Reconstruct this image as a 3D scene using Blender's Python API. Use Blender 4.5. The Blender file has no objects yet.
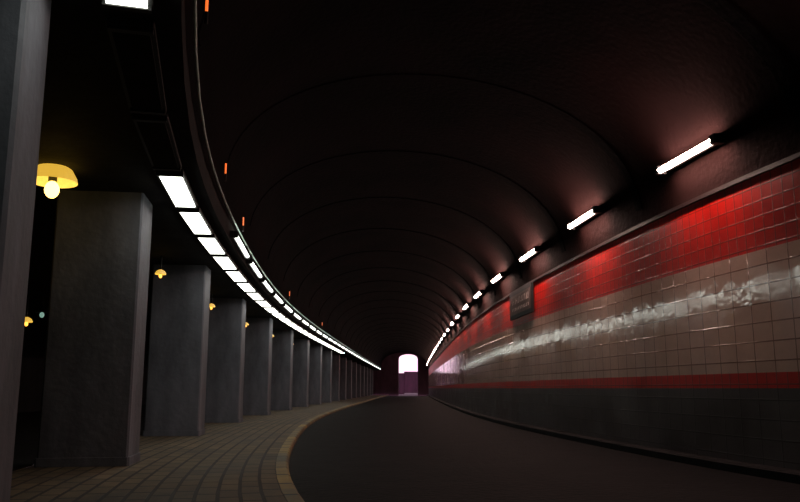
import bpy, math, random
import numpy as np
from mathutils import Vector
random.seed(3)
h=1.2
sc=bpy.context.scene
try:
    sc.view_settings.view_transform='Standard'
    sc.view_settings.look='None'
except Exception: pass

# ---------------- path of right wall (units of h) ----------------
KY=np.array([-14,-6,0,5,9.15,15.4,24.2,33,46,58,82,117,140],float)
KX=np.array([14.2,10.5,7.9,6.07,4.95,4.05,3.37,3.12,3.15,3.29,3.64,4.3,4.75],float)
n=len(KY); hh=np.diff(KY); A=np.zeros((n,n)); b=np.zeros(n); A[0,0]=A[-1,-1]=1
for i in range(1,n-1):
    A[i,i-1]=hh[i-1];A[i,i]=2*(hh[i-1]+hh[i]);A[i,i+1]=hh[i]
    b[i]=6*((KX[i+1]-KX[i])/hh[i]-(KX[i]-KX[i-1])/hh[i-1])
M=np.linalg.solve(A,b)
def wx(t):
    i=int(min(max(np.searchsorted(KY,t)-1,0),n-2)); a=KY[i+1]-t; c=t-KY[i]; H=hh[i]
    return (M[i]*a**3+M[i+1]*c**3)/(6*H)+(KX[i]/H-M[i]*H/6)*a+(KX[i+1]/H-M[i+1]*H/6)*c
def wd(t): return (wx(t+.05)-wx(t-.05))/.1
def P(t,d,z):      # t path param, d offset left of right wall, z all in h
    s=wd(t); L=math.hypot(s,1)
    return Vector(((wx(t)-d/L)*h,(t+d*s/L)*h,z*h))
def ang(t): return -math.atan(wd(t))   # z-rotation so local +Y follows the path
def t_for(Y,d):
    t=Y
    for _ in range(30): t+= Y-P(t,d,0).y/h
    return t

# ---------------- materials ----------------
def mat(name):
    m=bpy.data.materials.new(name); m.use_nodes=True
    return m,m.node_tree.nodes,m.node_tree.links,m.node_tree.nodes['Principled BSDF']
def simple(name,col,rough=.6,metal=0):
    m,N,L,B=mat(name)
    nz=N.new('ShaderNodeTexNoise'); nz.inputs['Scale'].default_value=6; nz.inputs['Detail'].default_value=6
    tc=N.new('ShaderNodeTexCoord'); L.new(tc.outputs['Object'],nz.inputs['Vector'])
    cr=N.new('ShaderNodeValToRGB'); cr.color_ramp.elements[0].position=.3; cr.color_ramp.elements[1].position=.75
    cr.color_ramp.elements[0].color=(col[0]*.6,col[1]*.6,col[2]*.6,1); cr.color_ramp.elements[1].color=(*col,1)
    L.new(nz.outputs['Fac'],cr.inputs['Fac']); L.new(cr.outputs['Color'],B.inputs['Base Color'])
    B.inputs['Roughness'].default_value=rough; B.inputs['Metallic'].default_value=metal
    return m
def concrete(name,c0,c1,rough=.8,scale=1.2,bump=.3,spec=.5,flank_glow=None):
    m,N,L,B=mat(name)
    tc=N.new('ShaderNodeTexCoord')
    n1=N.new('ShaderNodeTexNoise'); n1.inputs['Scale'].default_value=scale; n1.inputs['Detail'].default_value=8; n1.inputs['Roughness'].default_value=.65
    mp=N.new('ShaderNodeMapping'); mp.inputs['Scale'].default_value=(1,1,.35)
    L.new(tc.outputs['Object'],mp.inputs['Vector']); L.new(mp.outputs['Vector'],n1.inputs['Vector'])
    cr=N.new('ShaderNodeValToRGB'); cr.color_ramp.elements[0].position=.35; cr.color_ramp.elements[1].position=.7
    cr.color_ramp.elements[0].color=(*c0,1); cr.color_ramp.elements[1].color=(*c1,1)
    L.new(n1.outputs['Fac'],cr.inputs['Fac'])
    col=cr.outputs['Color']
    if flank_glow:   # lamp glow painted into the colour near the right springing, blotchy edge
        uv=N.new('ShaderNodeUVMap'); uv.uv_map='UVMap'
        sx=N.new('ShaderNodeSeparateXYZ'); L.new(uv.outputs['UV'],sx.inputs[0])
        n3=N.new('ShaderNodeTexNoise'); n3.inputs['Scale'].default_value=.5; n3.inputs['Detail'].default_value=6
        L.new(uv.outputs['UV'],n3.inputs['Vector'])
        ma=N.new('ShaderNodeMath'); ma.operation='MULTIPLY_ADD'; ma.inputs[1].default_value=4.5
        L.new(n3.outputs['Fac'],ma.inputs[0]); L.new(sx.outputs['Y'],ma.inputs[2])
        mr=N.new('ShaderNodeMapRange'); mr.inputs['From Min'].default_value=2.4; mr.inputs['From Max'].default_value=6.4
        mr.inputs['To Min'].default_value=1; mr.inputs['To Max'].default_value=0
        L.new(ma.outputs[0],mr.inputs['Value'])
        mx=N.new('ShaderNodeMixRGB'); L.new(mr.outputs['Result'],mx.inputs[0]); L.new(col,mx.inputs[1]); mx.inputs[2].default_value=(*flank_glow,1)
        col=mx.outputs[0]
    L.new(col,B.inputs['Base Color'])
    n2=N.new('ShaderNodeTexNoise'); n2.inputs['Scale'].default_value=9; n2.inputs['Detail'].default_value=6
    L.new(tc.outputs['Object'],n2.inputs['Vector'])
    bp=N.new('ShaderNodeBump'); bp.inputs['Strength'].default_value=bump; bp.inputs['Distance'].default_value=.03
    L.new(n2.outputs['Fac'],bp.inputs['Height']); L.new(bp.outputs['Normal'],B.inputs['Normal'])
    B.inputs['Roughness'].default_value=rough; B.inputs['Specular IOR Level'].default_value=spec
    return m
def tiles(name,c0,c1,mortar,tw,th,rough,offset=0.0,mort=.012,wav=.25,dirt=.5,coat=0,nscale=2.4,rvar=.15):
    m,N,L,B=mat(name)
    uv=N.new('ShaderNodeUVMap'); uv.uv_map='UVMap'
    br=N.new('ShaderNodeTexBrick'); br.offset=offset; br.squash=1
    br.inputs['Scale'].default_value=1; br.inputs['Brick Width'].default_value=tw; br.inputs['Row Height'].default_value=th
    br.inputs['Mortar Size'].default_value=mort; br.inputs['Mortar Smooth'].default_value=.2
    br.inputs['Color1'].default_value=(*c0,1); br.inputs['Color2'].default_value=(*c1,1); br.inputs['Mortar'].default_value=(*mortar,1)
    L.new(uv.outputs['UV'],br.inputs['Vector'])
    nz=N.new('ShaderNodeTexNoise'); nz.inputs['Scale'].default_value=.7; nz.inputs['Detail'].default_value=7; nz.inputs['Roughness'].default_value=.7
    L.new(uv.outputs['UV'],nz.inputs['Vector'])
    cr=N.new('ShaderNodeValToRGB'); cr.color_ramp.elements[0].position=.35; cr.color_ramp.elements[1].position=.65
    k=1-dirt; cr.color_ramp.elements[0].color=(k,k,k,1); cr.color_ramp.elements[1].color=(1,1,1,1)
    L.new(nz.outputs['Fac'],cr.inputs['Fac'])
    mx=N.new('ShaderNodeMixRGB'); mx.blend_type='MULTIPLY'; mx.inputs[0].default_value=1
    L.new(br.outputs['Color'],mx.inputs[1]); L.new(cr.outputs['Color'],mx.inputs[2]); L.new(mx.outputs[0],B.inputs['Base Color'])
    n2=N.new('ShaderNodeTexNoise'); n2.inputs['Scale'].default_value=nscale; n2.inputs['Detail'].default_value=2
    L.new(uv.outputs['UV'],n2.inputs['Vector'])
    b1=N.new('ShaderNodeBump'); b1.inputs['Strength'].default_value=wav; b1.inputs['Distance'].default_value=.02
    L.new(n2.outputs['Fac'],b1.inputs['Height'])
    b2=N.new('ShaderNodeBump'); b2.invert=True; b2.inputs['Strength'].default_value=.5; b2.inputs['Distance'].default_value=.01
    L.new(br.outputs['Fac'],b2.inputs['Height']); L.new(b1.outputs['Normal'],b2.inputs['Normal']); L.new(b2.outputs['Normal'],B.inputs['Normal'])
    if coat:
        B.inputs['IOR'].default_value=coat
    mr=N.new('ShaderNodeMapRange'); mr.inputs['From Min'].default_value=.42; mr.inputs['From Max'].default_value=.6
    mr.inputs['To Min'].default_value=rough; mr.inputs['To Max'].default_value=rough+rvar
    L.new(nz.outputs['Fac'],mr.inputs['Value']); L.new(mr.outputs['Result'],B.inputs['Roughness'])
    return m
def emis(name,col,s):
    m,N,L,B=mat(name)
    B.inputs['Base Color'].default_value=(.8,.8,.8,1)
    B.inputs['Emission Color'].default_value=(*col,1); B.inputs['Emission Strength'].default_value=s
    return m

M_red=tiles('red_tile',(.82,.016,.008),(.70,.012,.007),(.30,.03,.02),.24,.24,.30,wav=.04,dirt=.35,rvar=.1)
M_white=tiles('white_tile',(.92,.66,.55),(.85,.60,.50),(.32,.19,.15),.48,.30,.05,wav=.24,dirt=.2,coat=1.9,nscale=3.6,rvar=.09)
M_grey=tiles('grey_tile',(.10,.085,.088),(.08,.066,.07),(.035,.03,.03),.48,.30,.3,dirt=.5)
M_pave=tiles('paver',(.22,.16,.095),(.15,.11,.07),(.035,.026,.02),.5,.25,.75,offset=.5,mort=.025,wav=.3,dirt=.7)
M_kerb=tiles('kerb_stone',(.46,.31,.08),(.20,.15,.06),(.02,.018,.015),.9,9,.6,mort=.04,dirt=.75)
M_ceil=concrete('soot_concrete_glow',(.0010,.0006,.0009),(.007,.0035,.004),.85,.45,.6,spec=.04,flank_glow=(.020,.008,.0075))  # sooty base colour; right flank tinted to stand for lamp glow
M_rib=concrete('rib_concrete',(.001,.0006,.0009),(.006,.003,.0035),.85,.45,.6,spec=.04)
M_side=concrete('side_concrete',(.008,.007,.008),(.020,.018,.020),.9,spec=.2)
M_pil=concrete('pillar_concrete',(.07,.076,.095),(.20,.21,.255),.75,.9,.35)
M_beam=concrete('beam_concrete',(.010,.010,.011),(.03,.03,.03),.8,spec=.2)
M_road=concrete('asphalt',(.002,.0018,.0025),(.010,.008,.010),.8,1.4,.9,spec=.12)
M_trim=simple('trim_paint',(.03,.015,.015),.5)
M_house=simple('black_metal',(.02,.02,.02),.5,.2)
M_pipe=simple('conduit_green',(.75,1,.9),.3,.0)
E_tube=emis('tube_white',(1,.66,.56),85)
E_panel=emis('panel_white',(.97,1,.88),5.5)
E_row2=emis('strip_white',(.95,1,.90),6)
E_yel=emis('sodium',(1,.62,.12),6)
E_yel2=emis('sodium_dim',(1,.42,.05),2.5)
E_or=emis('orange_marker',(1,.16,.02),1.2)
E_gr=emis('green_marker',(.55,1,.8),.3)

# ---------------- mesh helpers ----------------
def mkobj(name,verts,faces,mats,midx=None,uvs=None,smooth=False):
    me=bpy.data.meshes.new(name); me.from_pydata([tuple(v) for v in verts],[],faces)
    for m in mats: me.materials.append(m)
    if midx:
        for p,i in zip(me.polygons,midx): p.material_index=i
    if uvs:
        ul=me.uv_layers.new(name='UVMap')
        k=0
        for f in uvs:
            for q in f: ul.data[k].uv=q; k+=1
    if smooth:
        for p in me.polygons: p.use_smooth=True
    me.update()
    o=bpy.data.objects.new(name,me); sc.collection.objects.link(o); return o
T0,T1=-13.0,121.0
I0,I1=-12.7,119.9
def sweep(name,prof,mats,segmat=None,t0=T0,t1=T1,step=1.0,closed=False,cap=False,smooth=False):
    ts=np.linspace(t0,t1,max(2,int(round((t1-t0)/step))+1))
    V=[];F=[];U=[];MI=[]; m=len(prof); pl=[0]
    for a,c in zip(prof,prof[1:]+[prof[0]]): pl.append(pl[-1]+math.hypot(a[0]-c[0],a[1]-c[1])*h)
    for t in ts:
        for d,z in prof: V.append(P(t,d,z))
    segs=m if closed else m-1
    for i in range(len(ts)-1):
        for j in range(segs):
            k=(j+1)%m
            F.append((i*m+j,(i+1)*m+j,(i+1)*m+k,i*m+k))
            u0,u1=ts[i]*h,ts[i+1]*h
            U.append(((u0,pl[j]),(u1,pl[j]),(u1,pl[j+1]),(u0,pl[j+1])))
            MI.append(segmat[j] if segmat else 0)
    if cap and closed:
        F.append(tuple(range(m))); U.append([(0,0)]*m); MI.append(0)
        F.append(tuple((len(ts)-1)*m+j for j in reversed(range(m)))); U.append([(0,0)]*m); MI.append(0)
    return mkobj(name,V,F,mats,MI,U,smooth)
class Builder:
    def __init__(s): s.V=[];s.F=[];s.M=[]
    def box(s,c,sz,mi=0,ch=0.0):
        x,y,z=c; a,b_,d=[q/2 for q in sz]; n0=len(s.V)
        if ch<=0:
            for dz in(-d,d):
                for dx,dy in((-a,-b_),(a,-b_),(a,b_),(-a,b_)): s.V.append(Vector((x+dx,y+dy,z+dz)))
            k=4
        else:
            pts=[(-a+ch,-b_),(a-ch,-b_),(a,-b_+ch),(a,b_-ch),(a-ch,b_),(-a+ch,b_),(-a,b_-ch),(-a,-b_+ch)]
            for dz in(-d,d):
                for dx,dy in pts: s.V.append(Vector((x+dx,y+dy,z+dz)))
            k=8
        s.F.append(tuple(n0+i for i in reversed(range(k)))); s.F.append(tuple(n0+k+i for i in range(k)))
        for i in range(k):
            j=(i+1)%k; s.F.append((n0+i,n0+j,n0+k+j,n0+k+i))
        s.M+= [mi]*(k+2)
    def rod(s,p,q,r,mi=0,k=12,r2=None):
        p=Vector(p);q=Vector(q);ax=(q-p).normalized(); r2=r if r2 is None else r2
        u=ax.orthogonal().normalized(); v=ax.cross(u); n0=len(s.V)
        for c,rr in((p,r),(q,r2)):
            for i in range(k):
                th=2*math.pi*i/k; s.V.append(c+u*math.cos(th)*rr+v*math.sin(th)*rr)
        for i in range(k):
            j=(i+1)%k; s.F.append((n0+i,n0+j,n0+k+j,n0+k+i)); s.M.append(mi)
        s.F.append(tuple(n0+i for i in reversed(range(k)))); s.F.append(tuple(n0+k+i for i in range(k))); s.M+=[mi,mi]
    def sphere(s,c,r,mi=0,sc3=(1,1,1),a=14,b_=8):
        n0=len(s.V); c=Vector(c)
        for i in range(b_+1):
            ph=math.pi*i/b_
            for j in range(a):
                th=2*math.pi*j/a
                s.V.append(c+Vector((r*sc3[0]*math.sin(ph)*math.cos(th),r*sc3[1]*math.sin(ph)*math.sin(th),r*sc3[2]*math.cos(ph))))
        for i in range(b_):
            for j in range(a):
                s.F.append((n0+i*a+j,n0+(i+1)*a+j,n0+(i+1)*a+(j+1)%a,n0+i*a+(j+1)%a)); s.M.append(mi)
    def make(s,name,mats,loc,rz=0):
        o=mkobj(name,s.V,s.F,mats,s.M); o.location=loc; o.rotation_euler=(0,0,rz); return o

# ---------------- shell ----------------
RZ=-.10
sweep('wall_right',[(0,RZ-.05),(0,1.0),(0,1.2),(0,2.8),(0,3.8)],[M_grey,M_red,M_white],[0,1,2,1])
prof=[(0,3.8)]
za=3.8;zb=4.3;cx=3.62;cr_=6.4
for i in range(1,32):
    a=math.pi*i/32
    base=za+(zb-za)*i/32
    prof.append((cx-cx*math.cos(a),base+(cr_-4.05)*math.sin(a)**.9))
prof.append((7.24,zb))
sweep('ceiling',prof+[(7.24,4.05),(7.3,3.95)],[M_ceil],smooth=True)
# transverse ribs of the vault
V=[];F=[]
tt=t_for(13.4,.33)-4.33*6
pr=prof[1:-1]
while tt<118:
    n0=len(V)
    for (d,z) in pr:
        dx,dz=d-cx,z-4.0; L=math.hypot(dx,dz); id_,iz=d-dx/L*.018,z-dz/L*.018
        V+= [P(tt-.14,d,z),P(tt-.12,id_,iz),P(tt+.12,id_,iz),P(tt+.14,d,z)]
    for i in range(len(pr)-1):
        for j in range(3):
            a0=n0+i*4+j; F.append((a0,a0+1,a0+5,a0+4))
    tt+=4.33
mkobj('vault_ribs',V,F,[M_rib])
sweep('trim_1',[(.005,3.79),(.05,3.79),(.05,3.85),(.005,3.85)],[M_trim],closed=True,t0=I0,t1=I1)
sweep('road',[(.01,RZ),(6.06,RZ)],[M_road],t0=I0,t1=I1)
sweep('sidewalk',[(6.22,0),(9.4,0)],[M_pave],t0=I0,t1=I1)
sweep('curb',[(6.05,RZ),(6.07,-.015),(6.10,0.004),(6.23,0.004),(6.23,RZ)],[M_kerb],t0=I0,t1=I1)
sweep('gutter_curb_right',[(.01,.02),(.22,.02),(.25,0),(.25,RZ),(.01,RZ)],[M_side],t0=I0,t1=I1,closed=True,cap=True)  # low gutter curb added along the foot of the right wall
sweep('floor',[(9.4,0),(19,0)],[M_road])
sweep('edge_beam',[(7.27,3.66),(7.27,4.1),(9.3,4.1),(9.3,3.66)],[M_beam],closed=True,cap=True,t0=I0,t1=I1)
sweep('ceiling_side',[(9.25,4.05),(19,4.05)],[M_side])
sweep('wall_left',[(19,-.1),(19,4.2)],[M_side])
mkobj('back_light_cap',[P(-12.8,-.5,-.3),P(-12.8,19.5,-.3),P(-12.8,19.5,7.2),P(-12.8,-.5,7.2)],[(0,1,2,3)],[M_side])  # unseen cap added behind the camera to keep sky light out
# far wall with opening
te=120
X0=1.25;w=1.45;zs=5.3;ztop=6.15
s=wd(te)
dc=(wx(te)-X0)
inner=[(dc-w,-.2)]+[(dc-w*math.cos(math.pi*i/16),zs+(ztop-zs)*math.sin(math.pi*i/16)**.7) for i in range(17)]+[(dc+w,-.2)]
outer=[(-.5,-.2)]+[(-.5 if i<6 else 19.5 if i>12 else -.5+20*(i-5)/8, zs if i in(0,) else zs+(7.2-zs)*min(1,i/5) if i<6 else (7.2 if i<13 else zs+(7.2-zs)*(16-i)/4)) for i in range(17)]+[(19.5,-.2)]
V=[P(te,d,z) for d,z in inner]+[P(te,d,z) for d,z in outer]; k=len(inner)
V+=[P(te+1.2,d,z) for d,z in inner]
F=[(i,i+1,k+i+1,k+i) for i in range(k-1)]+[(i,i+1,2*k+i+1,2*k+i) for i in range(k-1)]
mkobj('wall_far',V,F,[concrete('portal_stone',(.05,.02,.035),(.10,.04,.07),.8)])
M_out=concrete('outdoor_ground',(.012,.006,.012),(.025,.012,.022),.9)
M_bank=concrete('embankment_stone',(.014,.004,.010),(.06,.016,.04),.9,.6)
mkobj('ground_outdoor',[Vector((-60*h,120.3*h,RZ*h-.02)),Vector((70*h,120.3*h,RZ*h-.02)),Vector((70*h,400*h,RZ*h-.02)),Vector((-60*h,400*h,RZ*h-.02))],[(0,1,2,3)],[M_out])
bb=Builder()
for i in range(14):
    bb.box(((-20+i*3.2)*h,0,(1.9+.35*random.random())*h),(3.25*h,2*h,4.0*h),0,.15)
bb.make('embankment_wall',[M_bank],(0,150*h,RZ*h))

# ---------------- pillars ----------------
Ys=[-2.4,4.1,10.35]+[10.35+6.45*i for i in range(1,17)]
for Y in Ys:
    t=t_for(Y+.4,8.7)
    p=P(t,8.70,0)
    B=Builder()
    B.box((0,0,1.832*h),(1.13*h,.8*h,3.65*h),0,.03)
    B.box((0,0,.06*h),(1.17*h,.84*h,.11*h),0,.03)
    B.make('concrete_pillar',[M_pil],p,ang(t))

# ---------------- light panels under edge beam ----------------
def panel(Yc,lit=True,d=7.62):
    t=t_for(Yc,d)
    B=Builder()
    B.box((0,0,0),(.34*h,1.86*h,.05*h),0,.01)
    B.box((0,0,-.035*h),(.27*h,1.70*h,.02*h),1)
    for yy in(-.88,.88): B.box((0,yy*h,-.04*h),(.32*h,.06*h,.03*h),0)
    return B.make('fluorescent_panel',[M_house,E_panel if lit else M_side],P(t,d,3.63),ang(t))
panel(4.15); panel(6.2,False); panel(8.15,False)
for i in range(25): panel(10.15+2.0*i)
for i in range(36):
    t=t_for(15.1,7.3)+i*2.9
    if t>116: break
    B=Builder()
    B.box((.03*h,0,0),(.06*h,2.5*h,.12*h),0)
    B.rod((.09*h,-1.18*h,0),(.09*h,1.18*h,0),.035*h,1)
    for yy in(-1.2,1.2): B.box((.08*h,yy*h,0),(.12*h,.05*h,.12*h),0)
    B.make('fascia_tube_lamp',[M_house,E_row2],P(t,7.255,3.76),ang(t))
def tubeprof(d,z,r,k=8): return [(d+r*math.cos(2*math.pi*i/k),z+r*math.sin(2*math.pi*i/k)) for i in range(k)]
pipe=sweep('conduit_pipe',tubeprof(7.19,3.99,.015),[M_pipe],closed=True,cap=True,smooth=True,t0=I0,t1=I1)
# ---------------- right tube lamps ----------------
t=t_for(11.2,.33)-4.35
while t<118:
    B=Builder()
    B.box((.10*h,0,.03*h),(.05*h,1.74*h,.11*h),0,.01)
    B.rod((0,-.76*h,0),(0,.76*h,0),.043*h,1)
    for sg in(-1,1):
        B.box((.04*h,sg*.81*h,.01*h),(.16*h,.12*h,.13*h),0,.01)
        B.box((.18*h,sg*.55*h,.06*h),(.12*h,.05*h,.05*h),0)
    B.make('tunnel_wall_lamp',[M_house,E_tube],P(t,.33,4.4),ang(t))
    t+=4.33
# ---------------- sign on the wall ----------------
ts=t_for(22.1,0)
B=Builder()
B.box((-.03*h,0,0),(.06*h,2.9*h,.78*h),0,.01)
B.box((-.065*h,0,0),(.02*h,2.6*h,.56*h),1)
M_sign=simple('sign_face',(.16,.10,.09),.5); M_ink=simple('sign_letters',(.9,.75,.7),.5)
for zc,hgt in((.10,.17),(-.14,.09)):
    y=-1.15
    while y<1.05:
        wl=random.uniform(.07,.12)
        B.box((-.078*h,(y+wl/2)*h,zc*h),(.008*h,.035*h,hgt*h),2)
        B.box((-.078*h,(y+wl/2+.03)*h,(zc+random.choice([-1,0,1])*hgt*.4)*h),(.008*h,wl*h,hgt*.22*h),2); y+=wl+.11
B.make('wall_sign',[M_house,M_sign,M_ink],P(ts,0.01,3.40),ang(ts))
# ---------------- left hall lamps ----------------
M_shade=emis('lamp_shade_translucent',(1,.58,.06),.75)
def pendant(Y,X,z,k,E,name='pendant_lamp',top=4.05):
    B=Builder()
    B.sphere((0,0,-.13*k*h),.075*k*h,1,(1,1,1.25))
    prs=[(.25,-.05),(.24,.0),(.19,.09),(.10,.15),(.04,.17)]
    n0=len(B.V); a=20
    for r,zz in prs:
        for j in range(a):
            th=2*math.pi*j/a; B.V.append(Vector((r*k*h*math.cos(th),r*k*h*math.sin(th),zz*k*h)))
    for i in range(4):
        for j in range(a):
            B.F.append((n0+i*a+j,n0+i*a+(j+1)%a,n0+(i+1)*a+(j+1)%a,n0+(i+1)*a+j)); B.M.append(2)
    B.rod((0,0,-.04*k*h),(0,0,.2*k*h),.045*k*h,0)
    B.rod((0,0,.14*k*h),(0,0,(top-z)*h-.005),.02*h,0)
    return B.make(name,[M_house,E,M_shade if k>1 or E==E_yel2 else M_house],Vector((X*h,Y*h,z*h)))
pendant(9.2,-4.24,3.53,1.15,E_yel)
for i in range(1,9):
    Y=9.2+6.45*i; t=t_for(Y,8.85); p=P(t,8.85,0)
    pendant(Y,p.x/h,3.30,.45,E_yel2,top=3.655)
pendant(23,-10.6,3.25,.9,E_gr); pendant(23,-10.2,2.25,.8,emis('warm_white',(1,.6,.45),1))
pendant(31,-13,3.2,.8,E_yel2); pendant(23,-9.2,3.3,.6,E_yel2); pendant(20,-9.6,2.7,.6,E_yel2)
# orange markers on stalks over the pipe
for (Y,z) in((6.1,4.2),(11.3,4.25),(14.6,4.15),(27,4.25),(40,4.25)):
    B=Builder()
    t=t_for(Y,7.1); p=P(t,7.1,z)
    B.rod(Vector((0,0,-.08*h)),Vector((0,0,.08*h)),.012*h,1)
    B.rod(Vector((0,0,-.19*h)),Vector((0,0,-.08*h)),.016*h,0)
    o=B.make('orange_marker_light',[M_house,E_or],p); o.parent=pipe

# ---------------- world: overcast pinkish sky ----------------
w_=bpy.data.worlds.new('sky'); sc.world=w_; w_.use_nodes=True
bg=w_.node_tree.nodes['Background']; bg.inputs['Color'].default_value=(1,.66,.84,1); bg.inputs['Strength'].default_value=1.6

cam=bpy.data.cameras.new('camera'); co=bpy.data.objects.new('camera',cam); sc.collection.objects.link(co)
co.location=(0,0,h); co.rotation_euler=(math.radians(100),0,0); cam.lens=35; cam.sensor_width=36; cam.clip_end=1000
sc.camera=co
